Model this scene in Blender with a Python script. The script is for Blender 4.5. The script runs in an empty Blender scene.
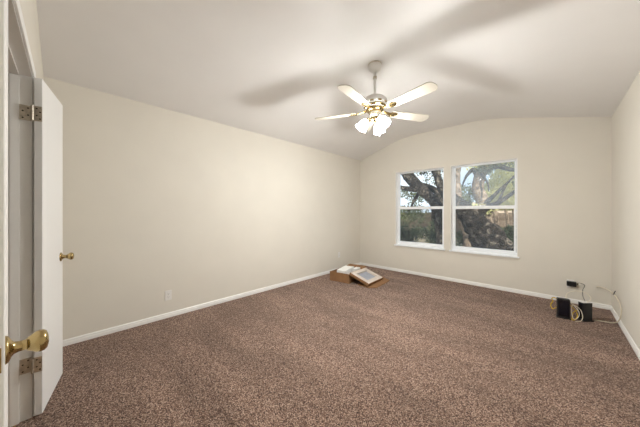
import bpy, bmesh, math, random
from mathutils import Vector, Matrix, Euler, noise
PI = math.pi
R = math.radians
random.seed(7)
C = bpy.context.scene.collection
S = bpy.context.scene

# ------------------------------------------------------------------ camera
cam_d = bpy.data.cameras.new('camera')
cam = bpy.data.objects.new('camera', cam_d)
C.objects.link(cam)
cam_d.sensor_fit = 'HORIZONTAL'
cam_d.sensor_width = 36.0
cam_d.lens = 36.0 * 242.324 / 640
cam_d.shift_y = -1.654 / 640
cam_d.clip_start = 0.02
cam_d.clip_end = 300
cam.location = (0, 0, 1.25)
cam.rotation_euler = (R(90), 0, R(43.868))
S.camera = cam

# ------------------------------------------------------------------ world, sun, exposure
S.view_settings.view_transform = 'Standard'
S.view_settings.look = 'None'
S.view_settings.exposure = 0.0
S.view_settings.gamma = 1.0
S.view_settings.use_curve_mapping = False

w = bpy.data.worlds.new('sky')
S.world = w
w.use_nodes = True
wn = w.node_tree.nodes
wl = w.node_tree.links
wn.clear()
wo = wn.new('ShaderNodeOutputWorld')
wb = wn.new('ShaderNodeBackground')
wt = wn.new('ShaderNodeTexCoord')
wns = wn.new('ShaderNodeTexNoise')
wns.inputs['Scale'].default_value = 2.5
wns.inputs['Detail'].default_value = 6
wr = wn.new('ShaderNodeValToRGB')
wr.color_ramp.elements[0].position = 0.40
wr.color_ramp.elements[0].color = (0.60, 0.73, 0.92, 1)
wr.color_ramp.elements[1].position = 0.58
wr.color_ramp.elements[1].color = (0.86, 0.92, 1.0, 1)
wl.new(wt.outputs['Generated'], wns.inputs['Vector'])
wl.new(wns.outputs['Fac'], wr.inputs['Fac'])
wl.new(wr.outputs['Color'], wb.inputs['Color'])
wb.inputs['Strength'].default_value = 1.6
wl.new(wb.outputs['Background'], wo.inputs['Surface'])

sun_d = bpy.data.lights.new('sun', 'SUN')
sun_d.energy = 8.5
sun_d.angle = R(2)
sun_d.color = (1.0, 0.90, 0.76)
sun = bpy.data.objects.new('sun', sun_d)
C.objects.link(sun)
sun.rotation_euler = Vector((-0.55, 0.60, -0.62)).to_track_quat('-Z', 'Y').to_euler()

LAMP_GLOW = 50.0        # brightness of the three lit glass shades of the ceiling fan

LAMP_WATTS = 55.0       # light each bulb throws out through the mouth of its shade

# ------------------------------------------------------------------ helpers
def lin(c):
    return tuple(((v / 255) / 12.92 if v / 255 <= 0.04045 else ((v / 255 + 0.055) / 1.055) ** 2.4) for v in c)

def mat(name, rgb, rough=0.6, metal=0.0, spec=0.5, var=0.0, scale=20.0, bump=0.0, bscale=200.0, coat=0.0):
    m = bpy.data.materials.new(name)
    m.use_nodes = True
    nt = m.node_tree
    b = nt.nodes['Principled BSDF']
    b.inputs['Roughness'].default_value = rough
    b.inputs['Metallic'].default_value = metal
    b.inputs['Specular IOR Level'].default_value = spec
    b.inputs['Coat Weight'].default_value = coat
    c = lin(rgb)
    tc = nt.nodes.new('ShaderNodeTexCoord')
    n = nt.nodes.new('ShaderNodeTexNoise')
    n.inputs['Scale'].default_value = scale
    n.inputs['Detail'].default_value = 4
    r = nt.nodes.new('ShaderNodeValToRGB')
    r.color_ramp.elements[0].position = 0.3
    r.color_ramp.elements[1].position = 0.7
    r.color_ramp.elements[0].color = tuple(max(0, v * (1 - var)) for v in c) + (1,)
    r.color_ramp.elements[1].color = tuple(min(1, v * (1 + var)) for v in c) + (1,)
    nt.links.new(tc.outputs['Object'], n.inputs['Vector'])
    nt.links.new(n.outputs['Fac'], r.inputs['Fac'])
    nt.links.new(r.outputs['Color'], b.inputs['Base Color'])
    if bump:
        n2 = nt.nodes.new('ShaderNodeTexNoise')
        n2.inputs['Scale'].default_value = bscale
        n2.inputs['Detail'].default_value = 3
        bp = nt.nodes.new('ShaderNodeBump')
        bp.inputs['Strength'].default_value = bump
        bp.inputs['Distance'].default_value = 0.002
        nt.links.new(tc.outputs['Object'], n2.inputs['Vector'])
        nt.links.new(n2.outputs['Fac'], bp.inputs['Height'])
        nt.links.new(bp.outputs['Normal'], b.inputs['Normal'])
    return m

def emis(name, rgb, strength):
    m = bpy.data.materials.new(name)
    m.use_nodes = True
    nt = m.node_tree
    nt.nodes.clear()
    o = nt.nodes.new('ShaderNodeOutputMaterial')
    e = nt.nodes.new('ShaderNodeEmission')
    e.inputs['Color'].default_value = tuple(rgb) + (1,)
    e.inputs['Strength'].default_value = strength
    nt.links.new(e.outputs['Emission'], o.inputs['Surface'])
    return m

def obj(name, bm, m=None, parent=None, smooth=False):
    me = bpy.data.meshes.new(name)
    bmesh.ops.recalc_face_normals(bm, faces=bm.faces)
    bm.to_mesh(me)
    bm.free()
    if m:
        me.materials.append(m)
    if smooth:
        for p in me.polygons:
            p.use_smooth = True
    o = bpy.data.objects.new(name, me)
    C.objects.link(o)
    if parent:
        o.parent = parent
    return o

def tag(o, label, cat, group=None, kind=None):
    o['label'] = label
    o['category'] = cat
    if group:
        o['group'] = group
    if kind:
        o['kind'] = kind
    return o

def thing(name, label, cat, loc=(0, 0, 0), rot=(0, 0, 0), group=None, kind=None):
    o = bpy.data.objects.new(name, None)
    o.empty_display_size = 0.05
    C.objects.link(o)
    o.location = loc
    o.rotation_euler = rot
    return tag(o, label, cat, group, kind)

def copy_tree(o, parent=None):
    c = o.copy()
    C.objects.link(c)
    c.parent = parent
    for ch in list(o.children):
        copy_tree(ch, c)
    return c

def B():
    return bmesh.new()

def box(bm, x0, x1, y0, y1, z0, z1, bevel=0.0, M=None):
    r = bmesh.ops.create_cube(bm, size=1.0)
    vs = r['verts']
    T = Matrix.Translation(((x0 + x1) / 2, (y0 + y1) / 2, (z0 + z1) / 2)) @ Matrix.Diagonal((abs(x1 - x0), abs(y1 - y0), abs(z1 - z0), 1))
    bmesh.ops.transform(bm, matrix=T, verts=vs)
    if bevel:
        es = list({e for v in vs for e in v.link_edges})
        rb = bmesh.ops.bevel(bm, geom=es, offset=bevel, segments=2, affect='EDGES', profile=0.5)
        vs = list({v for f in rb['faces'] for v in f.verts} | {v for v in vs if v.is_valid})
    if M is not None:
        bmesh.ops.transform(bm, matrix=M, verts=vs)
    return vs

def prism(bm, pts, h0, h1, axis='z', M=None):
    """a closed outline of 2-D points, extruded between h0 and h1 along axis"""
    def P(p, h):
        if axis == 'z': return Vector((p[0], p[1], h))
        if axis == 'y': return Vector((p[0], h, p[1]))
        return Vector((h, p[0], p[1]))
    a = [bm.verts.new(P(p, h0)) for p in pts]
    b = [bm.verts.new(P(p, h1)) for p in pts]
    n = len(pts)
    bm.faces.new(a)
    bm.faces.new(b[::-1])
    for i in range(n):
        bm.faces.new((a[i], a[(i + 1) % n], b[(i + 1) % n], b[i]))
    if M is not None:
        bmesh.ops.transform(bm, matrix=M, verts=a + b)
    return a + b

def lathe(bm, prof, n=24, M=None, cap=True):
    """profile of (radius, height) turned about z"""
    rings = []
    for r, z in prof:
        rings.append([bm.verts.new((r * math.cos(2 * PI * i / n), r * math.sin(2 * PI * i / n), z)) for i in range(n)])
    for a, b in zip(rings, rings[1:]):
        for i in range(n):
            bm.faces.new((a[i], a[(i + 1) % n], b[(i + 1) % n], b[i]))
    if cap:
        bm.faces.new(rings[0])
        bm.faces.new(rings[-1][::-1])
    vs = [v for r in rings for v in r]
    if M is not None:
        bmesh.ops.transform(bm, matrix=M, verts=vs)
    return vs

def catmull(P, k):
    out = []
    n = len(P)
    for i in range(n - 1):
        p0, p1, p2, p3 = P[max(i - 1, 0)], P[i], P[i + 1], P[min(i + 2, n - 1)]
        for j in range(k):
            t = j / k
            out.append(tuple(0.5 * (2 * b + (c - a) * t + (2 * a - 5 * b + 4 * c - d) * t * t + (3 * b - a - 3 * c + d) * t ** 3)
                             for a, b, c, d in zip(p0, p1, p2, p3)))
    out.append(tuple(P[-1]))
    return out

def tube(bm, P, r=0.003, n=8, k=6, rough=0.0, seed=0.0):
    """tube through points (x,y,z) or (x,y,z,radius), smoothed"""
    P = [tuple(p) if len(p) == 4 else tuple(p) + (r,) for p in P]
    Q = catmull(P, k) if k > 1 else P
    rings = []
    prev = None
    for i, q in enumerate(Q):
        p = Vector(q[:3])
        d = (Vector(Q[min(i + 1, len(Q) - 1)][:3]) - Vector(Q[max(i - 1, 0)][:3])).normalized()
        if prev is None:
            u = d.orthogonal().normalized()
        else:
            u = (prev - d * prev.dot(d)).normalized()
        prev = u
        v = d.cross(u)
        ring = []
        for j in range(n):
            a = 2 * PI * j / n
            dirv = u * math.cos(a) + v * math.sin(a)
            rr = q[3]
            if rough:
                rr *= 1 + rough * noise.noise(p * 2.2 / max(rr, .05) * .35 + dirv * 1.7 + Vector((seed, 0, 0)))
            ring.append(bm.verts.new(p + dirv * rr))
        rings.append(ring)
    for a, b in zip(rings, rings[1:]):
        for j in range(n):
            bm.faces.new((a[j], a[(j + 1) % n], b[(j + 1) % n], b[j]))
    bm.faces.new(rings[0][::-1])
    bm.faces.new(rings[-1])

# ------------------------------------------------------------------ materials
M_wall = mat('cream_wall_paint', (227, 222, 211), 0.85, spec=0.25, var=0.015, scale=3, bump=0.10, bscale=120)
M_ceil = mat('white_ceiling_paint', (238, 236, 234), 0.9, spec=0.2, var=0.012, scale=3, bump=0.15, bscale=90)
M_trim = mat('white_trim_paint', (244, 243, 240), 0.4, var=0.01)
M_door = mat('white_door_paint', (243, 243, 242), 0.42, var=0.012, scale=4)
M_vinyl = mat('white_vinyl', (246, 249, 252), 0.35, var=0.01)
M_brass = mat('polished_brass', (174, 153, 108), 0.2, metal=1.0, var=0.12, scale=30)
M_nickel = mat('worn_nickel', (208, 200, 186), 0.48, metal=1.0, var=0.18, scale=60)
M_dark = mat('dark_recess', (30, 26, 22), 0.6)
M_fanwhite = mat('fan_white_enamel', (238, 236, 230), 0.3, var=0.01)
M_blade = mat('cream_fan_blade', (184, 177, 163), 0.4, var=0.02)
M_fangrey = mat('fan_pale_grey_enamel', (226, 224, 220), 0.35, var=0.01)
M_plastic = mat('white_plastic', (236, 234, 230), 0.4, var=0.01)
M_black = mat('black_plastic', (17, 18, 21), 0.42, var=0.1)
M_blackgloss = mat('glossy_black_plastic', (12, 14, 26), 0.2, var=0.1)
M_cardboard = mat('brown_cardboard', (146, 110, 78), 0.85, spec=0.15, var=0.10, scale=14, bump=0.1, bscale=60)
M_cardpale = mat('pale_cardboard', (214, 202, 190), 0.85, spec=0.15, var=0.06, scale=14)
M_foam = mat('white_foam', (240, 239, 236), 0.8, spec=0.2, var=0.02, bump=0.2, bscale=150)
M_greypane = mat('grey_film', (158, 162, 174), 0.3, var=0.10, scale=12)
M_yellow = mat('yellow_cable', (214, 178, 38), 0.5, var=0.05)
M_white_cable = mat('white_cable', (226, 216, 194), 0.5, var=0.03)
M_black_cable = mat('black_cable', (22, 22, 22), 0.5, var=0.05)
M_tile = mat('tan_floor', (176, 134, 92), 0.5, var=0.12, scale=9)

def carpet_material():
    m = bpy.data.materials.new('brown_carpet')
    m.use_nodes = True
    nt = m.node_tree
    N, L = nt.nodes, nt.links
    b = N['Principled BSDF']
    b.inputs['Roughness'].default_value = 1.0
    b.inputs['Specular IOR Level'].default_value = 0.05
    b.inputs['Sheen Weight'].default_value = 0.2
    b.inputs['Sheen Roughness'].default_value = 0.6
    b.inputs['Sheen Tint'].default_value = (0.9, 0.76, 0.7, 1)
    tc = N.new('ShaderNodeTexCoord')
    vo = N.new('ShaderNodeTexVoronoi')
    vo.inputs['Scale'].default_value = 205
    vo.inputs['Randomness'].default_value = 1
    L.new(tc.outputs['Object'], vo.inputs['Vector'])
    sep = N.new('ShaderNodeSeparateColor')
    L.new(vo.outputs['Color'], sep.inputs['Color'])
    n2 = N.new('ShaderNodeTexNoise')
    n2.inputs['Scale'].default_value = 150
    n2.inputs['Detail'].default_value = 5
    L.new(tc.outputs['Object'], n2.inputs['Vector'])
    mx = N.new('ShaderNodeMix')
    mx.inputs['Factor'].default_value = 0.45
    L.new(sep.outputs['Red'], mx.inputs['A'])
    L.new(n2.outputs['Fac'], mx.inputs['B'])
    r = N.new('ShaderNodeValToRGB')
    e = r.color_ramp.elements
    e[0].position = 0.24
    e[0].color = lin((46, 34, 30)) + (1,)
    e[1].position = 0.78
    e[1].color = lin((206, 181, 164)) + (1,)
    k = e.new(0.44); k.color = lin((104, 78, 66)) + (1,)
    k = e.new(0.58); k.color = lin((144, 116, 100)) + (1,)
    L.new(mx.outputs['Result'], r.inputs['Fac'])
    # worn lanes and vacuum marks in the pile
    mp = N.new('ShaderNodeMapping')
    mp.inputs['Rotation'].default_value = (0, 0, R(35))
    mp.inputs['Scale'].default_value = (0.9, 3.2, 1)
    L.new(tc.outputs['Object'], mp.inputs['Vector'])
    n3 = N.new('ShaderNodeTexNoise')
    n3.inputs['Scale'].default_value = 1.1
    n3.inputs['Detail'].default_value = 3
    L.new(mp.outputs['Vector'], n3.inputs['Vector'])
    mr = N.new('ShaderNodeMapRange')
    mr.inputs['From Min'].default_value = 0.3
    mr.inputs['From Max'].default_value = 0.7
    mr.inputs['To Min'].default_value = 0.70
    mr.inputs['To Max'].default_value = 1.18
    L.new(n3.outputs['Fac'], mr.inputs['Value'])
    hs = N.new('ShaderNodeHueSaturation')
    L.new(r.outputs['Color'], hs.inputs['Color'])
    L.new(mr.outputs['Result'], hs.inputs['Value'])
    L.new(hs.outputs['Color'], b.inputs['Base Color'])
    bp = N.new('ShaderNodeBump')
    bp.inputs['Strength'].default_value = 0.9
    bp.inputs['Distance'].default_value = 0.008
    L.new(mx.outputs['Result'], bp.inputs['Height'])
    L.new(bp.outputs['Normal'], b.inputs['Normal'])
    return m

def glass_material(name, haze):
    m = bpy.data.materials.new(name)
    m.use_nodes = True
    nt = m.node_tree
    N, L = nt.nodes, nt.links
    N.clear()
    o = N.new('ShaderNodeOutputMaterial')
    t = N.new('ShaderNodeBsdfTransparent')
    t.inputs['Color'].default_value = (0.94, 0.97, 0.97, 1)
    g = N.new('ShaderNodeBsdfGlossy')
    g.inputs['Roughness'].default_value = 0.02
    f = N.new('ShaderNodeFresnel')
    f.inputs['IOR'].default_value = 1.06
    mix = N.new('ShaderNodeMixShader')
    L.new(f.outputs['Fac'], mix.inputs['Fac'])
    L.new(t.outputs['BSDF'], mix.inputs[1])
    L.new(g.outputs['BSDF'], mix.inputs[2])
    d = N.new('ShaderNodeBsdfTranslucent')      # pale glare haze painted into the pane
    d.inputs['Color'].default_value = (0.85, 0.9, 0.95, 1)
    n = N.new('ShaderNodeTexNoise')
    n.inputs['Scale'].default_value = 3
    mr = N.new('ShaderNodeMapRange')
    mr.inputs['To Min'].default_value = haze * 0.6
    mr.inputs['To Max'].default_value = haze * 1.4
    L.new(n.outputs['Fac'], mr.inputs['Value'])
    m2 = N.new('ShaderNodeMixShader')
    L.new(mr.outputs['Result'], m2.inputs['Fac'])
    L.new(mix.outputs['Shader'], m2.inputs[1])
    L.new(d.outputs['BSDF'], m2.inputs[2])
    L.new(m2.outputs['Shader'], o.inputs['Surface'])
    return m

def screen_material():
    m = bpy.data.materials.new('insect_screen_mesh')
    m.use_nodes = True
    nt = m.node_tree
    N, L = nt.nodes, nt.links
    N.clear()
    o = N.new('ShaderNodeOutputMaterial')
    t = N.new('ShaderNodeBsdfTransparent')
    d = N.new('ShaderNodeBsdfDiffuse')
    d.inputs['Color'].default_value = (0.05, 0.05, 0.055, 1)
    mix = N.new('ShaderNodeMixShader')
    mix.inputs['Fac'].default_value = 0.18
    L.new(t.outputs['BSDF'], mix.inputs[1])
    L.new(d.outputs['BSDF'], mix.inputs[2])
    L.new(mix.outputs['Shader'], o.inputs['Surface'])
    return m

M_carpet = carpet_material()
M_glass = glass_material('window_glass', 0.05)
M_glass_hazy = glass_material('glare_haze_glass', 0.20)  # stronger painted glare haze for the upper right sash
M_screen = screen_material()
M_shade = emis('lit_frosted_glass', (1.0, 1.0, 0.975), LAMP_GLOW)

# ------------------------------------------------------------------ room shell
XL, XR, YB, YF = -3.286, 0.539, 4.798, -0.150
HW = 2.463                      # ceiling height at the side walls
VAULT = [(XL, HW), (-2.62, 2.672)]           # sloping sides rounded into the flat middle
for i in range(1, 12):
    t = i / 12
    VAULT.append(((1 - t) ** 2 * -2.62 + 2 * t * (1 - t) * -2.245 + t * t * -1.90, (1 - t) ** 2 * 2.672 + 2 * t * (1 - t) * 2.790 + t * t * 2.790))
VAULT += [(-1.90, 2.790), (-1.00, 2.790)]
for i in range(1, 12):
    t = i / 12
    VAULT.append(((1 - t) ** 2 * -1.00 + 2 * t * (1 - t) * -0.75 + t * t * -0.42, (1 - t) ** 2 * 2.790 + 2 * t * (1 - t) * 2.790 + t * t * 2.7065))
VAULT += [(-0.42, 2.7065), (XR, HW)]

bm = B()
box(bm, XL - 0.15, XR + 0.15, -0.21, YB + 0.15, -0.12, 0.0)
tag(obj('floor', bm, M_carpet), 'brown speckled cut pile carpet covering the whole bedroom floor', 'carpet', kind='structure')

bm = B()
prism(bm, VAULT + [(XR + 0.15, HW), (XR + 0.15, 3.0), (XL - 0.15, 3.0), (XL - 0.15, HW)], YF - 0.12, YB + 0.18, 'y')
tag(obj('ceiling', bm, M_ceil), 'off white vaulted ceiling with sloping sides and flat middle', 'ceiling', kind='structure')

bm = B()
box(bm, XL - 0.15, XL, YF - 0.12, YB + 0.18, -0.12, HW + 0.02)
tag(obj('wall_left', bm, M_wall), 'long bare cream wall on the left behind the open door leaf', 'wall', kind='structure')
bm = B()
box(bm, XR, XR + 0.15, YF - 0.12, YB + 0.18, -0.12, HW + 0.02)
tag(obj('wall_right', bm, M_wall), 'cream wall along the right edge beside the black modems', 'wall', kind='structure')

WIN = [(-2.395, -1.447, 0.565, 2.080), (-1.332, -0.392, 0.562, 2.080)]
TOP = [(p[0], p[1] + 0.01) for p in VAULT]
bm = B()
Y0, Y1 = YB, YB + 0.18
box(bm, XL, WIN[0][0], Y0, Y1, -0.12, 2.40)
box(bm, WIN[0][1], WIN[1][0], Y0, Y1, -0.12, 2.40)
box(bm, WIN[1][1], XR, Y0, Y1, -0.12, 2.40)
for wv in WIN:
    box(bm, wv[0], wv[1], Y0, Y1, -0.12, wv[2])
    box(bm, wv[0], wv[1], Y0, Y1, wv[3], 2.40)
prism(bm, [(XL, 2.40), (XR, 2.40)] + TOP[::-1], Y0, Y1, 'y')
tag(obj('wall_back', bm, M_wall), 'cream gable wall with the two windows under the vaulted ceiling', 'wall', kind='structure')

DX0, DX1, DZ = -2.282, -1.338, 2.066          # doorway opening between jambs
bm = B()
Y0, Y1 = YF - 0.12, YF
box(bm, XL, DX0 - 0.02, Y0, Y1, -0.12, 2.40)
box(bm, DX1 + 0.02, XR, Y0, Y1, -0.12, 2.40)
box(bm, DX0 - 0.02, DX1 + 0.02, Y0, Y1, DZ + 0.02, 2.40)
prism(bm, [(XL, 2.40), (XR, 2.40)] + TOP[::-1], Y0, Y1, 'y')
tag(obj('wall_front', bm, M_wall), 'cream wall holding the double doorway at the left edge', 'wall', kind='structure')

# closet beyond the doorway
bm = B()
box(bm, -2.75, -0.9, -1.25, -0.21, -0.12, -0.003)
tag(obj('floor_closet', bm, M_tile), 'tan hard floor just beyond the double doorway', 'floor', kind='structure')
bm = B()
box(bm, -2.85, -2.75, -1.25, YF - 0.12, -0.1, 2.5)
box(bm, -0.9, -0.8, -1.25, YF - 0.12, -0.1, 2.5)
box(bm, -2.85, -0.8, -1.35, -1.25, -0.1, 2.5)
box(bm, -2.85, -0.8, -1.35, YF - 0.12, 2.5, 2.55)
tag(obj('wall_closet', bm, M_wall), 'plain cream walls of the space beyond the double doorway', 'wall', kind='structure')

# baseboards: stepped profile
def base_profile(d):
    return [(0, 0), (0.014 * d, 0), (0.014 * d, 0.030), (0.010 * d, 0.034), (0.010 * d, 0.048), (0.004 * d, 0.057), (0, 0.057)]
bm = B()
prism(bm, [(XL + p[0], p[1]) for p in base_profile(1)], YF, YB, 'y')
tag(obj('baseboard_left', bm, M_trim), 'white baseboard running along the long left wall', 'baseboard', kind='structure')
bm = B()
prism(bm, [(XR + p[0], p[1]) for p in base_profile(-1)], YF, YB, 'y')
tag(obj('baseboard_right', bm, M_trim), 'white baseboard along the right wall beside the loose cable', 'baseboard', kind='structure')
bm = B()
prism(bm, [(YB + p[0], p[1]) for p in base_profile(-1)], XL, XR, 'x')
tag(obj('baseboard_back', bm, M_trim), 'white baseboard below the two windows on the back wall', 'baseboard', kind='structure')

bm = B()
prism(bm, [(YF + p[0], p[1]) for p in base_profile(1)], XL, DX0 - 0.062, 'x')
prism(bm, [(YF + p[0], p[1]) for p in base_profile(1)], DX1 + 0.062, XR, 'x')
tag(obj('baseboard_front', bm, M_trim), 'white baseboard on both sides of the double doorway', 'baseboard', kind='structure')

# ------------------------------------------------------------------ doorway trim and the two door leaves
tr = thing('trim_1', 'white door jamb and casing around the double doorway at left', 'door frame', (0, 0, 0), kind='structure')
bm = B()
box(bm, DX0 - 0.02, DX0, YF - 0.12, YF, 0.0, DZ)
box(bm, DX1, DX1 + 0.02, YF - 0.12, YF, 0.0, DZ)
box(bm, DX0 - 0.02, DX1 + 0.02, YF - 0.12, YF, DZ, DZ + 0.02)
obj('jamb', bm, M_trim, tr)
bm = B()
box(bm, DX0, DX0 + 0.011, YF - 0.085, YF - 0.05, 0.0, DZ)
box(bm, DX1 - 0.011, DX1, YF - 0.085, YF - 0.05, 0.0, DZ)
box(bm, DX0, DX1, YF - 0.085, YF - 0.05, DZ - 0.011, DZ)
obj('door_stop', bm, M_trim, tr)
bm = B()
cy0 = YF
for x0, x1 in ((DX0 - 0.062, DX0 - 0.006), (DX1 + 0.006, DX1 + 0.062)):
    box(bm, x0, x1, cy0, cy0 + 0.010, 0.0, DZ + 0.062, 0.003)
box(bm, DX0 - 0.062, DX1 + 0.062, cy0, cy0 + 0.0105, DZ + 0.006, DZ + 0.062, 0.003)
obj('casing', bm, M_trim, tr)

def knob_mesh(M):
    """door knob on a round rose; axis along +y of M"""
    bm = B()
    T = M @ Matrix.Rotation(R(-90), 4, 'X')
    lathe(bm, [(0.033, 0.0), (0.033, 0.002), (0.030, 0.006), (0.020, 0.010), (0.0145, 0.014), (0.0125, 0.022), (0.0125, 0.032), (0.016, 0.036)], 28, T)
    b2 = B()
    lathe(b2, [(0.016, 0.034), (0.019, 0.040), (0.0255, 0.049), (0.0275, 0.056), (0.026, 0.063), (0.021, 0.068), (0.010, 0.071), (0.002, 0.0715)], 28, T)
    return bm, b2

DOOR_W, DOOR_T, DOOR_H = 0.457, 0.035, 2.045

# left leaf: hinge side near (-2.252, -0.140), folded about 170 degrees back towards the left wall
dl = thing('door_1', 'white narrow door leaf folded open against the left wall', 'door', (-2.2555, -0.142, 0), (0, 0, R(169.9)), kind='structure')
bm = B()
box(bm, 0, DOOR_W, -DOOR_T, 0, 0.018, 0.018 + DOOR_H, 0.0025)
obj('slab', bm, M_door, dl)
for z in (0.325, 1.845):
    bm = B()
    box(bm, -0.0022, 0.0004, -0.034, -0.001, z - 0.045, z + 0.045, 0.0008)
    box(bm, -0.0022 - 0.001, -0.0005, -0.003, 0.010, z - 0.045, z + 0.045)
    h = obj('hinge', bm, M_nickel, dl)
    bm = B()
    for i in range(5):
        lathe(bm, [(0.0062, z - 0.045 + 0.018 * i + 0.0008), (0.0062, z - 0.045 + 0.018 * (i + 1) - 0.0008)], 12, Matrix.Translation((-0.0045, 0.006, 0)))
    obj('knuckle', bm, M_nickel, h)
    for yy, zz in ((-0.012, 0.030), (-0.025, 0.010), (-0.012, -0.012), (-0.025, -0.031)):
        bm = B()
        lathe(bm, [(0.0046, 0), (0.0030, 0.0012)], 10, Matrix.Translation((-0.0020, yy, z + zz)) @ Matrix.Rotation(R(-90), 4, 'Y'))
        obj('screw', bm, M_dark, h)
a, b_ = knob_mesh(Matrix.Translation((DOOR_W - 0.060, -DOOR_T, 0.915)) @ Matrix.Rotation(R(180), 4, 'Z'))
k = obj('rose', a, M_brass, dl, True)
obj('knob', b_, M_brass, k, True)
bm = B()
box(bm, DOOR_W - 0.0005, DOOR_W + 0.0015, -0.030, -0.005, 0.885, 0.945)
obj('latch_plate', bm, M_brass, dl)

# hinge plates let into the left jamb
for z in (0.325, 1.845):
    bm = B()
    box(bm, DX0, DX0 + 0.0022, YF - 0.052, YF - 0.003, z - 0.045, z + 0.045, 0.0008)
    h = obj('hinge_plate', bm, M_nickel, tr)
    for yy, zz in ((-0.016, 0.030), (-0.037, 0.010), (-0.016, -0.012), (-0.037, -0.031)):
        bm = B()
        lathe(bm, [(0.0046, 0), (0.0030, 0.0012)], 10, Matrix.Translation((DX0 + 0.002, YF + yy, z + zz)) @ Matrix.Rotation(R(90), 4, 'Y'))
        obj('screw', bm, M_dark, h)

# right leaf: its free edge with the latch comes close to the camera at the left margin
rl_free = Vector((-0.897, -0.099))
ang = math.atan2(0.115, 1.0)
rl_hinge = rl_free - Vector((math.cos(ang), math.sin(ang))) * DOOR_W
dr = thing('door_2', 'white door leaf edge with brass latch plate at the left margin', 'door', (rl_hinge.x, rl_hinge.y, 0), (0, 0, ang), kind='structure')
bm = B()
box(bm, 0, DOOR_W, -DOOR_T, 0, 0.018, 0.018 + DOOR_H, 0.0025)
obj('slab', bm, M_door, dr)
a, b_ = knob_mesh(Matrix.Translation((DOOR_W - 0.060, 0, 0.915)))
k = obj('rose', a, M_brass, dr, True)
obj('knob', b_, M_brass, k, True)
bm = B()
box(bm, DOOR_W - 0.0005, DOOR_W + 0.0012, -0.030, -0.005, 0.887, 0.943, 0.0005)
k = obj('latch_plate', bm, M_brass, dr)
bm = B()
lathe(bm, [(0.0085, 0), (0.0085, 0.006), (0.006, 0.010)], 14, Matrix.Translation((DOOR_W, -0.0175, 0.915)) @ Matrix.Rotation(R(90), 4, 'Y'))
obj('latch_bolt', bm, M_nickel, k)
for z in (0.325, 1.845):
    bm = B()
    box(bm, -0.002, 0.0004, -0.034, -0.001, z - 0.045, z + 0.045, 0.0008)
    obj('hinge', bm, M_nickel, dr)

# ------------------------------------------------------------------ windows
def window(idx, x0, x1, z0, z1, label, hazy):
    t = thing('window_%d' % idx, label, 'window', ((x0 + x1) / 2, YB, z0), kind='structure')
    W2 = (x1 - x0) / 2
    H = z1 - z0
    mid = 0.765
    # painted reveal lining
    bm = B()
    box(bm, -W2, -W2 + 0.006, 0.001, 0.175, 0.001, H)
    box(bm, W2 - 0.006, W2, 0.001, 0.175, 0.001, H)
    box(bm, -W2 + 0.006, W2 - 0.006, 0.001, 0.175, H - 0.006, H)
    obj('reveal', bm, M_trim, t)
    # outer vinyl frame
    bm = B()
    fy0, fy1 = 0.078, 0.150
    box(bm, -W2 + 0.006, -W2 + 0.030, fy0, fy1, 0.004, H - 0.006)
    box(bm, W2 - 0.022, W2 - 0.006, fy0, fy1, 0.004, H - 0.006)
    box(bm, -W2 + 0.030, W2 - 0.022, fy0, fy1, H - 0.020, H - 0.006)
    box(bm, -W2 + 0.030, W2 - 0.022, fy0, fy1, 0.004, 0.035)
    obj('window_frame', bm, M_vinyl, t)
    a = W2 - 0.028
    def sash(name, zz0, zz1, y0, y1, st, rt, rb, gm):
        bm = B()
        box(bm, -a, -a + st, y0, y1, zz0, zz1)
        box(bm, a - st, a, y0, y1, zz0, zz1)
        box(bm, -a + st, a - st, y0, y1, zz1 - rt, zz1)
        box(bm, -a + st, a - st, y0, y1, zz0, zz0 + rb)
        s = obj(name, bm, M_vinyl, t)
        bm = B()
        ym = (y0 + y1) / 2
        box(bm, -a + st - .002, a - st + .002, ym - 0.002, ym + 0.002, zz0 + rb - .002, zz1 - rt + .002)
        obj('glass_pane', bm, gm, s)
        return s
    sash('upper_sash', mid - 0.022, H - 0.018, 0.112, 0.136, 0.018, 0.010, 0.034, M_glass_hazy if hazy else M_glass)
    ls = sash('lower_sash', 0.033, mid + 0.026, 0.084, 0.108, 0.024, 0.052, 0.034, M_glass)
    bm = B()
    box(bm, -0.035, 0.035, 0.075, 0.085, mid + 0.026, mid + 0.038, 0.003)
    obj('sash_lock', bm, M_vinyl, ls)
    # screen outside the lower sash
    bm = B()
    box(bm, -a + 0.004, a - 0.004, 0.141, 0.142, 0.035, mid)
    obj('insect_screen', bm, M_screen, t)
    # stool and apron
    bm = B()
    box(bm, -W2 - 0.020, W2 + 0.022, -0.034, 0.0, -0.024, 0.0, 0.004)
    box(bm, -W2 + 0.006, W2 - 0.006, -0.004, 0.150, -0.0005, 0.004)
    obj('window_sill', bm, M_vinyl, t)
    bm = B()
    box(bm, -W2 - 0.012, W2 + 0.012, -0.012, 0.0, -0.056, -0.024, 0.003)
    obj('apron', bm, M_wall, t)
    return t
window(1, *WIN[0], 'white sash window on the left, with darker trees outside', False)
window(2, *WIN[1], 'white sash window on the right, with thick leaning trunk outside', True)

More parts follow.
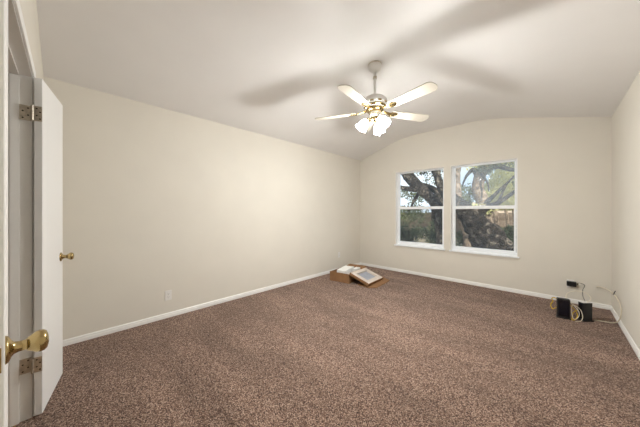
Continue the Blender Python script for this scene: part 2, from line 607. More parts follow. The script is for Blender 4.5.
# ------------------------------------------------------------------ ceiling fan
FX, FY = -1.340, 2.220
fan = thing('ceiling_fan', 'white ceiling fan with brass trim and lit lamps hanging mid ceiling', 'ceiling fan', (FX, FY, 2.790))
def Z(z): return z - 2.790
bm = B()
lathe(bm, [(0.066, 0.0), (0.068, -0.012), (0.067, -0.036), (0.058, -0.060), (0.040, -0.078), (0.022, -0.088)], 32)
k = obj('canopy', bm, M_fangrey, fan, True)
bm = B()
lathe(bm, [(0.0685, -0.001), (0.0710, -0.007), (0.0695, -0.014)], 32)
obj('canopy_ring', bm, M_nickel, k, True)
bm = B()
lathe(bm, [(0.0135, Z(2.705)), (0.0135, Z(2.44))], 16)
k = obj('downrod', bm, M_fangrey, fan, True)
bm = B()
lathe(bm, [(0.019, Z(2.660)), (0.019, Z(2.636))], 16)
box(bm, -0.022, 0.022, -0.004, 0.004, Z(2.652), Z(2.644))
obj('rod_collar', bm, M_nickel, k)
bm = B()
lathe(bm, [(0.020, Z(2.462)), (0.050, Z(2.455)), (0.095, Z(2.438)), (0.122, Z(2.412)), (0.128, Z(2.385)), (0.124, Z(2.366)), (0.105, Z(2.352)), (0.100, Z(2.334)), (0.088, Z(2.326))], 40)
mh = obj('motor_housing', bm, M_fangrey, fan, True)
bm = B()
lathe(bm, [(0.106, Z(2.354)), (0.112, Z(2.348)), (0.112, Z(2.340)), (0.103, Z(2.333))], 40)
for i in range(10):
    a = 2 * PI * i / 10
    box(bm, 0.118, 0.129, -0.018, 0.018, Z(2.376), Z(2.361), 0.002, Matrix.Rotation(a, 4, 'Z'))
obj('brass_band', bm, M_brass, mh)
bm = B()
lathe(bm, [(0.088, Z(2.328)), (0.092, Z(2.316)), (0.086, Z(2.300)), (0.060, Z(2.292))], 32)
obj('hub', bm, M_brass, fan, True)
bm = B()
lathe(bm, [(0.046, Z(2.294)), (0.056, Z(2.284)), (0.058, Z(2.258)), (0.050, Z(2.244)), (0.034, Z(2.238))], 32)
sh = obj('switch_housing', bm, M_fanwhite, fan, True)
bm = B()
lathe(bm, [(0.058, Z(2.268)), (0.0605, Z(2.264)), (0.058, Z(2.260))], 32)
obj('brass_ring', bm, M_brass, sh, True)
bm = B()
lathe(bm, [(0.034, Z(2.240)), (0.044, Z(2.228)), (0.040, Z(2.205)), (0.018, Z(2.190)), (0.008, Z(2.180)), (0.004, Z(2.170))], 24)
fit = obj('light_fitter', bm, M_brass, fan, True)

def blade_outline():
    r0, r1, w0, w1 = 0.195, 0.662, 0.052, 0.068
    pts = [(r0, -w0 + 0.012), (r0 + 0.012, -w0)]
    pts += [(r1 - 0.045, -w1)]
    for i in range(1, 8):
        a = -PI / 2 + PI * i / 8
        pts.append((r1 - 0.045 + 0.045 * math.cos(a), w1 * math.sin(a) * (1 - 0.0)))
    pts += [(r1 - 0.045, w1), (r0 + 0.012, w0), (r0, w0 - 0.012)]
    return pts
for i in range(5):
    an = R(-11 + 72 * i)
    bm = B()
    Mb = Matrix.Rotation(an, 4, 'Z') @ Matrix.Translation((0, 0, Z(2.296))) @ Matrix.Rotation(R(-11), 4, 'X')
    prism(bm, blade_outline(), -0.0035, 0.0035, 'z', Mb)
    bl = obj('blade', bm, M_blade, fan)
    bm = B()
    prism(bm, [(0.170, -0.022), (0.200, -0.040), (0.245, -0.034), (0.275, 0.0), (0.245, 0.034), (0.200, 0.040), (0.170, 0.022)], -0.0075, -0.0036, 'z', Mb)
    tube(bm, [Mb @ Vector((0.182, 0.012, -0.006)), Matrix.Rotation(an, 4, 'Z') @ Vector((0.135, 0.012, Z(2.300))), Matrix.Rotation(an, 4, 'Z') @ Vector((0.080, 0.010, Z(2.310)))], 0.007, 8, 5)
    tube(bm, [Mb @ Vector((0.182, -0.012, -0.006)), Matrix.Rotation(an, 4, 'Z') @ Vector((0.135, -0.012, Z(2.300))), Matrix.Rotation(an, 4, 'Z') @ Vector((0.080, -0.010, Z(2.310)))], 0.007, 8, 5)
    obj('blade_bracket', bm, M_brass, bl)
    for px, py in ((0.205, -0.020), (0.205, 0.020), (0.245, 0.0)):
        bm = B()
        lathe(bm, [(0.006, -0.0075), (0.004, -0.0100)], 10, Mb @ Matrix.Translation((px, py, 0)))
        obj('screw', bm, M_brass, bl)

for i, adeg in enumerate((-19, 101, 221)):
    an = R(adeg)
    Rz = Matrix.Rotation(an, 4, 'Z')
    bm = B()
    tube(bm, [Rz @ Vector((0.030, 0, Z(2.215))), Rz @ Vector((0.062, 0, Z(2.226))), Rz @ Vector((0.080, 0, Z(2.212)))], 0.008, 10, 6)
    T = Rz @ Matrix.Translation((0.078, 0, Z(2.214))) @ Matrix.Rotation(R(180 - 36), 4, 'Y')
    lathe(bm, [(0.012, -0.006), (0.024, 0.0), (0.026, 0.018), (0.024, 0.020)], 20, T)
    obj('lamp_arm', bm, M_brass, fan, True)
    bm = B()
    lathe(bm, [(0.021, 0.010), (0.030, 0.020), (0.043, 0.042), (0.049, 0.066), (0.050, 0.084), (0.056, 0.104), (0.063, 0.116),
               (0.060, 0.116), (0.053, 0.104), (0.047, 0.084), (0.046, 0.066), (0.040, 0.042), (0.027, 0.021)], 28, T, cap=False)
    s_ = obj('lamp_shade', bm, M_shade, fan, True)
    bm = B()
    lathe(bm, [(0.010, 0.018), (0.013, 0.030), (0.020, 0.050), (0.024, 0.068), (0.020, 0.084), (0.010, 0.092), (0.002, 0.094)], 18, T)
    obj('bulb', bm, M_shade, s_, True)
    ld = bpy.data.lights.new('lamp_light', 'POINT')
    ld.energy = LAMP_WATTS
    ld.color = (1.0, 1.0, 0.975)
    ld.shadow_soft_size = 0.045
    lo = bpy.data.objects.new('lamp_light', ld)
    C.objects.link(lo)
    lo.parent = s_
    lo.location = T @ Vector((0, 0, 0.112))
bm = B()
pc = Vector((0.034, 0.033, 0))
for i in range(22):
    bmesh.ops.create_icosphere(bm, subdivisions=1, radius=0.0022, matrix=Matrix.Translation((pc.x, pc.y, Z(2.238) - 0.0075 * i)))
k = obj('pull_chain', bm, M_brass, fan)
bm = B()
lathe(bm, [(0.003, Z(2.076)), (0.010, Z(2.070)), (0.011, Z(2.045)), (0.006, Z(2.034))], 14, Matrix.Translation(pc))
obj('chain_pull', bm, M_plastic, k, True)

# ------------------------------------------------------------------ wall outlets
def outlet(name, label, loc, rz, cat='outlet', group=None, duplex=True, size=(0.070, 0.115)):
    """cover plate in the xz plane facing -y, back on y = 0"""
    t = thing(name, label, cat, loc, (0, 0, rz), group)
    bm = B()
    box(bm, -size[0] / 2, size[0] / 2, -0.006, 0, -size[1] / 2, size[1] / 2, 0.002)
    obj('cover_plate', bm, M_plastic, t)
    if duplex:
        for zc in (-0.0195, 0.0195):
            bm = B()
            lathe(bm, [(0.0165, 0.0058), (0.0165, 0.0075), (0.0158, 0.0080)], 20, Matrix.Translation((0, 0, zc)) @ Matrix.Rotation(R(90), 4, 'X'))
            s = obj('socket', bm, M_plastic, t)
            bm = B()
            box(bm, -0.0075, -0.0055, -0.0085, -0.0078, zc - 0.001, zc + 0.008)
            box(bm, 0.0055, 0.0075, -0.0085, -0.0078, zc - 0.001, zc + 0.007)
            lathe(bm, [(0.0025, 0.0078), (0.0025, 0.0085)], 10, Matrix.Translation((0, 0, zc - 0.008)) @ Matrix.Rotation(R(90), 4, 'X'))
            obj('slot', bm, M_dark, s)
        bm = B()
        lathe(bm, [(0.003, 0.006), (0.0025, 0.0072)], 10, Matrix.Rotation(R(90), 4, 'X'))
        obj('screw', bm, M_nickel, t)
    return t
outlet('wall_outlet', 'white duplex outlet low in the middle of the long left wall', (XL, 0.824, 0.262), R(90))
outlet('wall_outlet', 'white outlet on the left wall above the open cardboard box', (XL, 4.000, 0.335), R(90))
outlet('wall_outlet', 'white outlet on the back wall behind the black power adapter', (0.172, YB, 0.262), 0)
wp = outlet('cable_plate', 'cream cable plate on the back wall where the white cable emerges', (0.415, YB, 0.268), 0, 'wall plate', duplex=False, size=(0.045, 0.075))
wp.children[0].data.materials[0] = M_wall
bm = B()
lathe(bm, [(0.008, 0.005), (0.008, 0.012), (0.005, 0.013), (0.005, 0.022)], 12, Matrix.Rotation(R(90), 4, 'X'))
obj('connector', bm, M_nickel, wp)

# ------------------------------------------------------------------ power adapter, modems, cables
ad = thing('power_adapter', 'black power adapter plugged into the back wall outlet', 'adapter', (0.172, YB - 0.0085, 0.262))
bm = B()
box(bm, -0.036, 0.056, -0.056, -0.002, -0.024, 0.038, 0.004)
obj('body', bm, M_black, ad)
bm = B()
box(bm, 0.060, 0.074, -0.034, -0.020, 0.004, 0.018, 0.003)
obj('cord_grip', bm, M_black, ad)
bm = B()
tube(bm, [(0.054, -0.040, 0.011), (0.080, -0.048, 0.034), (0.128, -0.090, 0.026), (0.106, -0.190, -0.016), (0.094, -0.390, -0.047), (0.098, -0.600, -0.055)], 0.0032, 8, 8)
obj('cord', bm, M_black_cable, ad)

def modem(name, label, loc, rz, w, d, h, gloss):
    t = thing(name, label, 'modem', loc, (0, 0, rz))
    bm = B()
    prism(bm, [(-w / 2, -d / 2 + 0.006), (-w / 2 + 0.006, -d / 2), (w / 2 - 0.006, -d / 2), (w / 2, -d / 2 + 0.006),
               (w / 2, d / 2 - 0.006), (w / 2 - 0.006, d / 2), (-w / 2 + 0.006, d / 2), (-w / 2, d / 2 - 0.006)], 0.010, h, 'z')
    obj('case', bm, M_black, t)
    bm = B()
    box(bm, -w / 2 - 0.006, w / 2 + 0.006, -d / 2 - 0.008, d / 2 + 0.008, 0.0, 0.012, 0.004)
    obj('base', bm, M_black, t)
    bm = B()
    box(bm, -w / 2 + 0.010, w / 2 - 0.010, -d / 2 - 0.002, -d / 2 + 0.001, 0.030, h - 0.015, 0.001)
    obj('front_panel', bm, M_blackgloss, t)
    bm = B()
    box(bm, -w / 2 + 0.006, w / 2 - 0.006, -d / 2 + 0.006, d / 2 - 0.006, h - 0.001, h + 0.004, 0.0015)
    obj('top_cap', bm, M_black if gloss else M_fangrey, t)
    return t
modem('modem', 'black modem with glossy front, nearer the windows, standing on carpet', (0.088, 4.050, 0), R(8), 0.110, 0.058, 0.225, True)
modem('modem', 'black modem with pale top, nearer the room corner, standing on carpet', (0.268, 4.125, 0), R(-48), 0.060, 0.108, 0.208, False)

bm = B()
tube(bm, [(0.408, YB - 0.02, 0.270), (0.436, 4.74, 0.288), (0.470, 4.63, 0.296), (0.496, 4.45, 0.304), (0.512, 4.25, 0.293), (0.521, 4.13, 0.255), (0.524, 4.085, 0.200), (0.520, 4.09, 0.125),
          (0.508, 4.145, 0.055), (0.479, 4.215, 0.010), (0.418, 4.215, 0.006), (0.375, 4.205, 0.006), (0.345, 4.195, 0.006)], 0.0050, 10, 8)
cb = tag(obj('coaxial_cable', bm, M_white_cable, None, True), 'white cable arching from wall plate past the corner to the carpet', 'cable')
bm = B()
lathe(bm, [(0.0085, -0.008), (0.0085, 0.008)], 10, Matrix.Translation((0.505, 4.345, 0.301)) @ Matrix.Rotation(R(80), 4, 'X'))
tube(bm, [(0.505, 4.345, 0.308), (0.508, 4.345, 0.325), (0.516, 4.34, 0.345)], 0.0035, 6, 4)
obj('twist_tie', bm, M_black_cable, cb)

bm = B()
tube(bm, [(0.283, 4.120, 0.216), (0.318, 4.20, 0.245), (0.290, 4.30, 0.276), (0.221, 4.35, 0.275), (0.143, 4.30, 0.254), (0.115, 4.22, 0.225), (0.120, 4.15, 0.205), (0.150, 4.10, 0.185), (0.206, 4.06, 0.124),
          (0.216, 4.04, 0.075), (0.195, 4.02, 0.030), (0.170, 4.02, 0.028), (0.157, 4.04, 0.077), (0.160, 4.08, 0.150), (0.190, 4.075, 0.160), (0.222, 4.045, 0.140), (0.236, 4.02, 0.108), (0.240, 4.00, 0.061), (0.222, 3.99, 0.020), (0.182, 3.98, 0.010)], 0.0032, 10, 8)
tag(obj('network_cable', bm, M_white_cable, None, True), 'white cable looped loosely in the air between the two modems', 'cable')
bm = B()
tube(bm, [(0.036, 4.085, 0.200), (0.010, 4.13, 0.200), (-0.010, 4.14, 0.180), (0.000, 4.14, 0.150), (-0.020, 4.15, 0.098), (-0.004, 4.13, 0.060), (0.020, 4.11, 0.080), (0.036, 4.085, 0.105)], 0.0050, 10, 8)
tag(obj('network_cable', bm, M_yellow, None, True), 'yellow cable bulging from the left side of the nearer modem', 'cable')
bm = B()
tube(bm, [(0.140, 4.095, 0.150), (0.160, 4.11, 0.135), (0.195, 4.11, 0.085), (0.205, 4.09, 0.045), (0.185, 4.05, 0.010), (0.160, 4.03, 0.006), (0.162, 4.07, 0.020), (0.170, 4.12, 0.060), (0.200, 4.14, 0.090), (0.222, 4.155, 0.09)], 0.0050, 10, 8)
tag(obj('network_cable', bm, M_yellow, None, True), 'yellow cable coiled low on the carpet between the two modems', 'cable')

# ------------------------------------------------------------------ cardboard box and its packing
bx = thing('cardboard_box', 'open brown cardboard box on carpet near the far left corner', 'box', (-2.785, 3.620, 0), (0, 0, R(8)))
w2, d2, hb, tk = 0.200, 0.270, 0.150, 0.005
bm = B()
box(bm, -w2, w2, -d2, d2, 0.0, tk)
box(bm, -w2, w2, -d2, -d2 + tk, 0, hb + 0.015)
box(bm, -w2, w2, d2 - tk, d2, 0, hb)
box(bm, -w2, -w2 + tk, -d2, d2, 0, hb + 0.01)
box(bm, w2 - tk, w2, -d2, d2, 0, hb)
obj('carton', bm, M_cardboard, bx)
def flap(pts):
    bm = B()
    n = Vector(pts[1]) - Vector(pts[0])
    nn = n.cross(Vector(pts[2]) - Vector(pts[0])).normalized() * 0.004
    a = [bm.verts.new(Vector(p)) for p in pts]
    b = [bm.verts.new(Vector(p) + nn) for p in pts]
    bm.faces.new(a); bm.faces.new(b[::-1])
    for i in range(4):
        bm.faces.new((a[i], a[(i + 1) % 4], b[(i + 1) % 4], b[i]))
    return bm
obj('flap', flap([(-w2, d2, hb), (w2, d2, hb), (w2 - 0.01, d2 + 0.20, hb + 0.02), (-w2 + 0.01, d2 + 0.20, hb + 0.02)]), M_cardboard, bx)

bm = B()
Mp = Matrix.Translation((-2.835, 3.655, 0.006)) @ Matrix.Rotation(R(8), 4, 'Z')
prism(bm, [(-0.165, 0.0), (0.165, 0.0), (0.165, 0.184), (0.150, 0.188), (-0.150, 0.166), (-0.165, 0.160)], -0.095, 0.090, 'x', Mp)
tag(obj('packing_sheet', bm, M_foam), 'large white packing slab standing in the open cardboard box', 'packing')
bm = B()
box(bm, -0.045, 0.045, -0.085, 0.080, 0.0, 0.183, 0.008, Matrix.Translation((-2.686, 3.790, 0.006)) @ Matrix.Rotation(R(8), 4, 'Z'))
tag(obj('packing_block', bm, M_foam), 'small white packing block in the box beside the raised panel end', 'packing')

# framed panel leaning from the box rim down to the carpet
A_, B_, C_, D_ = Vector((-2.533, 3.384, 0.200)), Vector((-2.172, 3.418, 0.070)), Vector((-2.281, 3.994, 0.070)), Vector((-2.630, 3.93, 0.200))
ux = (B_ - A_).normalized()
uy = (D_ - A_)
uy = (uy - ux * uy.dot(ux)).normalized()
uz = ux.cross(uy)
PM = Matrix(((ux.x, uy.x, uz.x, A_.x), (ux.y, uy.y, uz.y, A_.y), (ux.z, uy.z, uz.z, A_.z), (0, 0, 0, 1)))
pn = thing('framed_panel', 'pale framed panel with grey window in its tray, leaning on cardboard box', 'panel')
pn.matrix_world = PM
LW, LH = 0.385, 0.570
bm = B()
box(bm, 0, LW, 0, LH, -0.048, -0.042)
box(bm, 0, LW, 0, 0.006, -0.048, -0.002)
box(bm, 0, LW, LH - 0.006, LH, -0.048, -0.002)
box(bm, 0, 0.006, 0, LH, -0.048, -0.002)
box(bm, LW - 0.006, LW, 0, LH, -0.048, -0.002)
obj('tray', bm, M_cardboard, pn)
bm = B()
fw = 0.075
box(bm, 0.006, fw, 0.006, LH - 0.006, -0.040, 0.0, 0.003)
box(bm, LW - fw - 0.01, LW - 0.006, 0.006, LH - 0.006, -0.040, 0.0, 0.003)
box(bm, fw, LW - fw, 0.006, fw + 0.03, -0.040, 0.0, 0.003)
box(bm, fw, LW - fw, LH - fw, LH - 0.006, -0.040, 0.0, 0.003)
obj('frame', bm, M_cardpale, pn)
bm = B()
box(bm, fw - 0.005, LW - fw + 0.005, fw + 0.02, LH - fw + 0.005, -0.041, -0.034)
obj('pane', bm, M_greypane, pn)

bm = B()
prism(bm, [(-2.40, 3.43), (-2.173, 3.415), (-2.085, 3.495), (-2.130, 4.030), (-2.33, 4.16), (-2.42, 4.10)], 0.0, 0.012, 'z')
tag(obj('cardboard_sheet', bm, M_cardboard), 'flat piece of cardboard on carpet under the framed panel', 'cardboard')

# ------------------------------------------------------------------ outdoors
M_ground = mat('leaf_litter_ground', (150, 136, 112), 0.95, var=0.35, scale=6, bump=0.5, bscale=20)
def bark_mat(name, dark, mid, pale):
    m = mat(name, mid, 0.95, spec=0.1, bump=1.0, bscale=26)
    nt = m.node_tree
    nt.nodes['Bump'].inputs['Distance'].default_value = 0.06
    ns = [n for n in nt.nodes if n.type == 'TEX_NOISE']
    ns[0].inputs['Scale'].default_value = 6.5
    ns[0].inputs['Detail'].default_value = 8
    ns[0].inputs['Roughness'].default_value = 0.7
    ns[0].inputs['Distortion'].default_value = 0.8
    r = [n for n in nt.nodes if n.type == 'VALTORGB'][0].color_ramp
    r.elements[0].position = 0.36
    r.elements[0].color = lin(dark) + (1,)
    r.elements[1].position = 0.72
    r.elements[1].color = lin(pale) + (1,)
    k = r.elements.new(0.54)
    k.color = lin(mid) + (1,)
    return m
M_bark = bark_mat('dark_oak_bark', (20, 18, 17), (56, 50, 46), (176, 164, 150))
M_barkpale = bark_mat('pale_oak_bark', (84, 72, 64), (158, 140, 124), (212, 196, 178))
M_fence = mat('weathered_fence_wood', (128, 112, 98), 0.9, var=0.25, scale=8)
M_brick = mat('tan_house_wall', (226, 208, 190), 0.9, var=0.12, scale=8)
M_roof = mat('brown_roof_shingle', (146, 96, 72), 0.9, var=0.2, scale=10)
def leaf_mat(name, rgb, var=0.6):
    m = mat(name, rgb, 0.6, spec=0.3, var=var, scale=9)
    nt = m.node_tree
    b = nt.nodes['Principled BSDF']
    tl = nt.nodes.new('ShaderNodeBsdfTranslucent')
    mx = nt.nodes.new('ShaderNodeMixShader')
    mx.inputs['Fac'].default_value = 0.35
    out = nt.nodes['Material Output']
    nt.links.new(b.inputs['Base Color'].links[0].from_socket, tl.inputs['Color'])
    nt.links.new(b.outputs['BSDF'], mx.inputs[1])
    nt.links.new(tl.outputs['BSDF'], mx.inputs[2])
    nt.links.new(mx.outputs['Shader'], out.inputs['Surface'])
    return m
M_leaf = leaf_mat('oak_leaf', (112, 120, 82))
M_leafpale = leaf_mat('sun_tinted_oak_leaf', (226, 224, 172), 0.25)  # sunlight painted in: leaf colour raised, since the leaves shade each other
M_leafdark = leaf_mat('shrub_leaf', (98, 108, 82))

GZ = -0.35
bm = B()
box(bm, -45, 25, YB + 0.18, 45, GZ - 0.5, GZ)
tag(obj('ground', bm, M_ground), 'leaf strewn back yard ground outside the windows', 'ground', kind='structure')

def leaves(name, clusters, m, parent, size, seed):
    """many small leaf blades scattered in ellipsoid clusters (x, y, z, rx, ry, rz, n)"""
    rnd = random.Random(seed)
    vs, fs = [], []
    for (x, y, z, rx, ry, rz, n) in clusters:
        for _ in range(n):
            while True:
                a, b, c = rnd.uniform(-1, 1), rnd.uniform(-1, 1), rnd.uniform(-1, 1)
                if a * a + b * b + c * c <= 1:
                    break
            p = Vector((x + a * rx, y + b * ry, z + c * rz))
            if p.z < GZ + 0.02:
                continue
            e = Euler((rnd.uniform(0, 6.3), rnd.uniform(0, 6.3), rnd.uniform(0, 6.3))).to_matrix()
            s = size * rnd.uniform(0.6, 1.3)
            i = len(vs)
            for q in ((-s, 0, 0), (0, -0.42 * s, 0.1 * s), (s, 0, 0), (0, 0.42 * s, 0.1 * s)):
                vs.append(tuple(p + e @ Vector(q)))
            fs.append((i, i + 1, i + 2, i + 3))
    me = bpy.data.meshes.new(name)
    me.from_pydata(vs, [], fs)
    me.materials.append(m)
    o = bpy.data.objects.new(name, me)
    C.objects.link(o)
    o.parent = parent
    return o

def limb(P, m, parent, name='branch', seed=0.0, rough=0.16, n=14):
    bm = B()
    tube(bm, P, n=n, k=7, rough=rough, seed=seed)
    return obj(name, bm, m, parent, True)
# thick leaning live oak outside the right window
oa = thing('oak_tree', 'thick dark oak trunk leaning left outside the right window', 'tree', (0, 0, 0))
limb([(-0.86, 8.0, -0.95, 0.62), (-1.02, 8.0, -0.3, 0.50), (-1.18, 8.05, 0.26, 0.44), (-1.44, 8.1, 0.68, 0.37), (-1.71, 8.2, 1.04, 0.30), (-1.98, 8.3, 1.36, 0.24), (-2.34, 8.4, 1.70, 0.19), (-2.68, 8.5, 2.15, 0.13), (-2.80, 8.6, 2.7, 0.09), (-2.72, 8.6, 3.4, .07), (-2.4, 8.7, 4.3, .03)], M_bark, oa, 'trunk', 1.0, 0.25, 18)
limb([(-1.02, 8.0, -0.2, 0.32), (-0.70, 7.8, 0.16, 0.22), (-0.30, 7.6, 0.36, 0.17), (0.3, 7.5, 0.70, 0.13), (0.9, 7.4, 1.5, 0.09), (1.2, 7.5, 2.4, .05), (1.3, 7.6, 3.2, .02)], M_bark, oa, 'branch', 3.0)
limb([(-1.60, 8.2, 0.95, 0.16), (-1.45, 8.3, 1.30, 0.10), (-1.05, 8.4, 1.55, 0.06), (-0.6, 8.5, 1.95, 0.035)], M_bark, oa, 'branch', 4.0)
leaves('foliage', [(-2.9, 8.7, 3.3, 1.2, .8, .5, 900), (1.2, 7.6, 2.9, .8, .8, .8, 1300), (-2.4, 8.8, 4.1, 1.3, .9, .6, 1500)], M_leaf, oa, 0.05, 11)

# paler trunk behind it, bending to the right at the top
ob = thing('oak_tree', 'pale bent oak with leaves coloured as sunlit seen in the upper right window', 'tree', (0, 0, 0))
limb([(-1.69, 10.5, -0.56, 0.26), (-1.72, 10.5, 0.41, 0.235), (-1.75, 10.5, 1.17, 0.215), (-1.87, 10.5, 1.68, 0.20), (-2.0, 10.5, 2.13, 0.20), (-1.93, 10.5, 2.57, 0.185), (-1.72, 10.5, 2.87, 0.165), (-1.42, 10.5, 3.12, 0.14), (-1.01, 10.5, 3.36, 0.10), (-0.4, 10.5, 3.8, .07), (0.1, 10.5, 4.6, .03)], M_barkpale, ob, 'trunk', 5.0, 0.15)
limb([(-1.96, 10.5, 2.5, 0.13), (-2.12, 10.5, 2.81, 0.09), (-2.32, 10.5, 2.68, 0.055), (-2.45, 10.45, 2.39, 0.035), (-2.5, 10.4, 2.1, .015)], M_bark, ob, 'branch', 6.0)
limb([(-1.78, 10.5, 2.82, 0.14), (-1.4, 10.45, 2.86, 0.10), (-1.12, 10.4, 2.72, 0.075), (-0.75, 10.4, 2.60, 0.05), (-0.3, 10.3, 2.55, .03)], M_bark, ob, 'branch', 7.0)
limb([(-1.79, 10.4, 1.53, 0.10), (-1.5, 10.35, 1.81, 0.06), (-1.27, 10.3, 2.07, 0.045), (-1.0, 10.2, 2.33, 0.03), (-.7, 10.1, 2.7, .02)], M_bark, ob, 'branch', 8.0)
limb([(-1.73, 10.4, 1.21, 0.09), (-1.41, 10.35, 1.49, 0.05), (-1.24, 10.3, 1.94, 0.035), (-1.08, 10.2, 2.25, 0.025)], M_bark, ob, 'branch', 9.0)
limb([(-1.90, 10.4, 2.65, 0.06), (-1.75, 10.2, 2.45, 0.045), (-1.62, 10.1, 2.2, 0.03), (-1.60, 10.0, 1.95, 0.015)], M_bark, ob, 'branch', 9.5)
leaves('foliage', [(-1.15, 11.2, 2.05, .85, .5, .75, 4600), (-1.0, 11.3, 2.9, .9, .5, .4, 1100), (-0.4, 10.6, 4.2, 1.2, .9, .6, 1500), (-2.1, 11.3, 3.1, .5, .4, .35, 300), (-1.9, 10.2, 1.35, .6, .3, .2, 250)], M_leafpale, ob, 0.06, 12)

leaves('shade_tinted_foliage', [(-1.75, 10.3, 2.85, .35, .3, .25, 420), (-1.0, 10.4, 2.95, .6, .3, .2, 420), (-0.75, 10.3, 2.2, .25, .3, .5, 300)], M_leafdark, ob, 0.05, 18)  # crown shade put into the colour by the darker leaf material

# slim tree at the left edge of the right window
oc = thing('slim_tree', 'slim pale trunk at the left edge of the right window', 'tree', (0, 0, 0))
limb([(-2.10, 9.5, -0.50, 0.125), (-2.13, 9.5, 0.28, 0.112), (-2.22, 9.5, 0.76, 0.104), (-2.38, 9.5, 1.17, 0.13), (-2.42, 9.5, 1.74, 0.14), (-2.46, 9.5, 2.38, 0.124), (-2.40, 9.5, 2.9, 0.10), (-2.28, 9.5, 3.5, 0.07), (-2.3, 9.5, 4.4, .03)], M_barkpale, oc, 'trunk', 10.0, 0.15)
limb([(-2.44, 9.5, 2.2, 0.08), (-2.62, 9.5, 2.6, 0.05), (-2.75, 9.5, 3.1, 0.03)], M_barkpale, oc, 'branch', 11.0)
leaves('foliage', [(-2.5, 9.7, 3.3, .7, .5, .4, 500), (-2.42, 9.9, 1.75, .25, .3, .45, 420)], M_leaf, oc, 0.045, 13)

# forked oak outside the left window
od = thing('oak_tree', 'dark forked oak crossing diagonally outside the left window', 'tree', (0, 0, 0))
limb([(-2.65, 9.0, -0.95, 0.30), (-2.71, 9.0, -0.07, 0.235), (-2.78, 9.0, 0.55, 0.21), (-2.84, 9.0, 1.03, 0.195), (-3.00, 9.0, 1.55, 0.18), (-3.35, 8.9, 1.97, 0.185), (-3.68, 8.8, 2.35, 0.195), (-3.93, 8.7, 2.69, 0.185), (-4.2, 8.6, 3.2, 0.15), (-4.5, 8.6, 4.0, .10), (-4.6, 8.7, 5.0, .04)], M_bark, od, 'trunk', 14.0, 0.2, 16)
limb([(-2.84, 9.05, 0.95, 0.17), (-2.74, 9.1, 1.60, 0.15), (-3.01, 9.1, 1.99, 0.11), (-3.32, 9.1, 2.19, 0.085), (-3.72, 9.1, 2.38, 0.055), (-4.1, 9.2, 2.7, .03)], M_bark, od, 'branch', 15.0)
limb([(-2.76, 9.1, 1.55, 0.14), (-2.80, 9.1, 2.09, 0.09), (-3.01, 9.1, 2.46, 0.055), (-3.14, 9.1, 2.76, 0.045), (-3.28, 9.1, 3.3, 0.03)], M_bark, od, 'branch', 16.0)
limb([(-3.42, 8.85, 2.05, 0.11), (-3.82, 8.75, 2.10, 0.095), (-4.14, 8.7, 2.17, 0.078), (-4.6, 8.6, 2.35, 0.06), (-5.2, 8.6, 2.8, .03)], M_bark, od, 'branch', 17.0)
limb([(-3.52, 8.9, 1.95, 0.07), (-3.78, 9.0, 1.62, 0.05), (-3.95, 9.1, 1.35, 0.03), (-4.2, 9.2, 1.2, 0.015)], M_bark, od, 'branch', 18.0)
rb = random.Random(40)
for k in range(14):
    px, pz = rb.uniform(-4.2, -2.9), rb.uniform(1.5, 2.8)
    py = 9.3 + rb.uniform(0, .6)
    dx, dz = rb.uniform(-.5, .5), rb.uniform(-.2, .5)
    limb([(px, py, pz, .028), (px + .35 * dx, py + .05, pz + .45 * dz, .022), (px + .7 * dx, py, pz + .6 * dz + .08, .014), (px + dx, py + .05, pz + dz, .006)], M_bark, od, 'twig', 41 + k, n=6)
leaves('foliage', [(-3.6, 9.6, 3.0, .9, .5, .35, 700), (-3.2, 9.7, 2.5, .5, .4, .3, 260), (-4.1, 9.5, 2.0, .4, .4, .3, 260), (-4.05, 9.6, 1.35, .45, .4, .3, 420), (-4.6, 8.8, 4.4, 1.3, 1.0, .7, 1800), (-5.2, 8.7, 2.9, .6, .5, .4, 500)], M_leaf, od, 0.045, 19)

# shrubs between the trees and the back fence
def shrub(label, x, y, rx, rz, n, m, seed, size=0.055):
    t = thing('shrub', label, 'shrub', (0, 0, 0))
    rnd = random.Random(seed)
    bm = B()
    for k in range(7):
        a = rnd.uniform(0, 6.28)
        tube(bm, [(x, y, GZ - 0.05, 0.03), (x + .3 * rx * math.cos(a), y + .3 * rx * math.sin(a), GZ + rz * .7, 0.02), (x + .7 * rx * math.cos(a), y + .6 * rx * math.sin(a), GZ + rz * 1.5, 0.008)], n=6, k=4)
    obj('stem', bm, M_bark, t, True)
    cl = []
    for k in range(9):
        cl.append((x + rnd.uniform(-.6, .6) * rx, y + rnd.uniform(-.5, .5) * rx, GZ + rz * rnd.uniform(.4, 1.5), rx * .5, rx * .45, rz * .5, n // 9))
    leaves('foliage', cl, m, t, size, seed + 100)
shrub('broad dark shrub low in the left pane of the left window', -4.9, 11.2, 0.95, 0.62, 3000, M_leafdark, 21)
shrub('dark green shrub low in the middle of the left window', -3.75, 11.0, 0.72, 0.70, 2600, M_leafdark, 22)
shrub('low shrub behind the slim pale trunk outside the right window', -2.55, 11.6, 0.60, 0.5, 800, M_leafdark, 23)
shrub('shrub right of the thick leaning trunk, outside the right window', -0.95, 9.4, 0.50, 0.62, 1500, M_leafdark, 24)
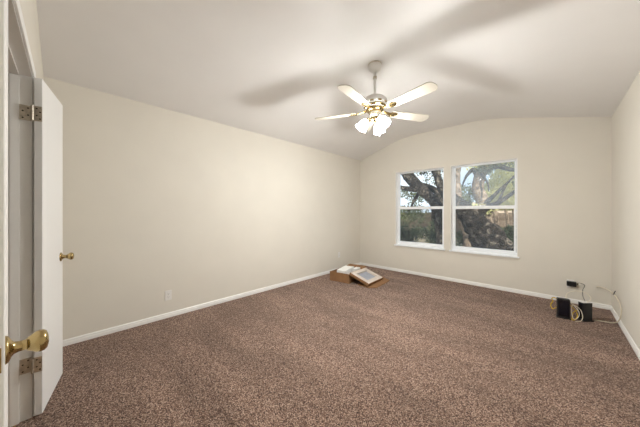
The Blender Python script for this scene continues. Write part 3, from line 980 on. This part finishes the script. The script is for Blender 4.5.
for lab, x, y, r in (('thin pale trunk just right of the thick leaning trunk, far back', -2.05, 14.6, .10), ('thin pale trunk at far right of the right window, far back', -1.28, 14.2, .085), ('thin far trunk between the other thin pale trunks', -1.68, 15.2, .07)):
    t = thing('slim_tree', lab, 'tree', (0, 0, 0))
    limb([(x, y, GZ - .1, r * 1.2), (x + .05, y, 0.8, r), (x - .08, y, 1.8, r * .8), (x + .1, y, 3.0, r * .6), (x, y, 4.2, r * .3)], M_barkpale, t, 'trunk', x * 9)
    limb([(x, y, 1.5, r * .5), (x + .3, y - .1, 2.0, r * .35), (x + .5, y - .1, 2.8, r * .2)], M_barkpale, t, 'branch', x * 7)
    leaves('foliage', [(x, y, 3.6, .8, .6, .7, 500)], M_leaf, t, .06, int(-x * 50))
def far_tree(label, x, y, h, r, n, m, seed):
    t = thing('far_tree', label, 'tree', (0, 0, 0))
    limb([(x, y, GZ - .1, .22), (x + .1, y, h * .4, .18), (x - .1, y, h * .75, .10), (x, y, h, .04)], M_bark, t, 'trunk', seed)
    rnd = random.Random(seed)
    leaves('foliage', [(x + rnd.uniform(-.7, .7) * r, y + rnd.uniform(-.5, .5) * r, h * rnd.uniform(.25, 1.0), r * .5, r * .45, h * .16, n // 10) for k in range(10)], m, t, 0.075, seed)
far_tree('distant leafy tree seen left of the forked oak', -8.0, 15.5, 3.0, 1.5, 2400, M_leaf, 31)
far_tree('distant leafy tree seen right of the forked oak', -5.4, 15.8, 2.7, 1.4, 1700, M_leafdark, 32)
far_tree('distant tree seen between the slim trunk and pale bent oak', -3.4, 16.0, 2.6, 1.2, 1100, M_leaf, 33)

# back fence and the neighbour's house
fn = thing('board_fence', 'weathered board fence along the far end of the back yard', 'fence', (0, 0, 0))
bm = B()
rnd = random.Random(3)
x = -18.0
while x < 6.0:
    box(bm, x, x + 0.138, 18.0, 18.02, GZ, 1.20 + rnd.uniform(-.03, .03))
    x += 0.145
obj('board_panel', bm, M_fence, fn)
for zz in (-0.1, 0.85):
    bm = B()
    box(bm, -18, 6, 17.95, 18.0, zz, zz + 0.09)
    obj('rail', bm, M_fence, fn)
hs = thing('neighbour_house', 'tan house with brown roof showing beyond the fence at right', 'house', (0, 0, 0))
bm = B()
box(bm, -4.6, 5.0, 22.0, 29.0, GZ, 2.0)
obj('wall', bm, M_brick, hs)
bm = B()
prism(bm, [(21.5, 1.85), (25.5, 3.4), (29.5, 1.85), (29.5, 2.0), (25.5, 3.56), (21.5, 2.0)], -3.4, 5.4, 'x')
obj('roof', bm, M_roof, hs)
bm = B()
box(bm, -1.9, -0.8, 21.97, 22.03, 0.6, 1.6)
obj('window', bm, M_greypane, hs)
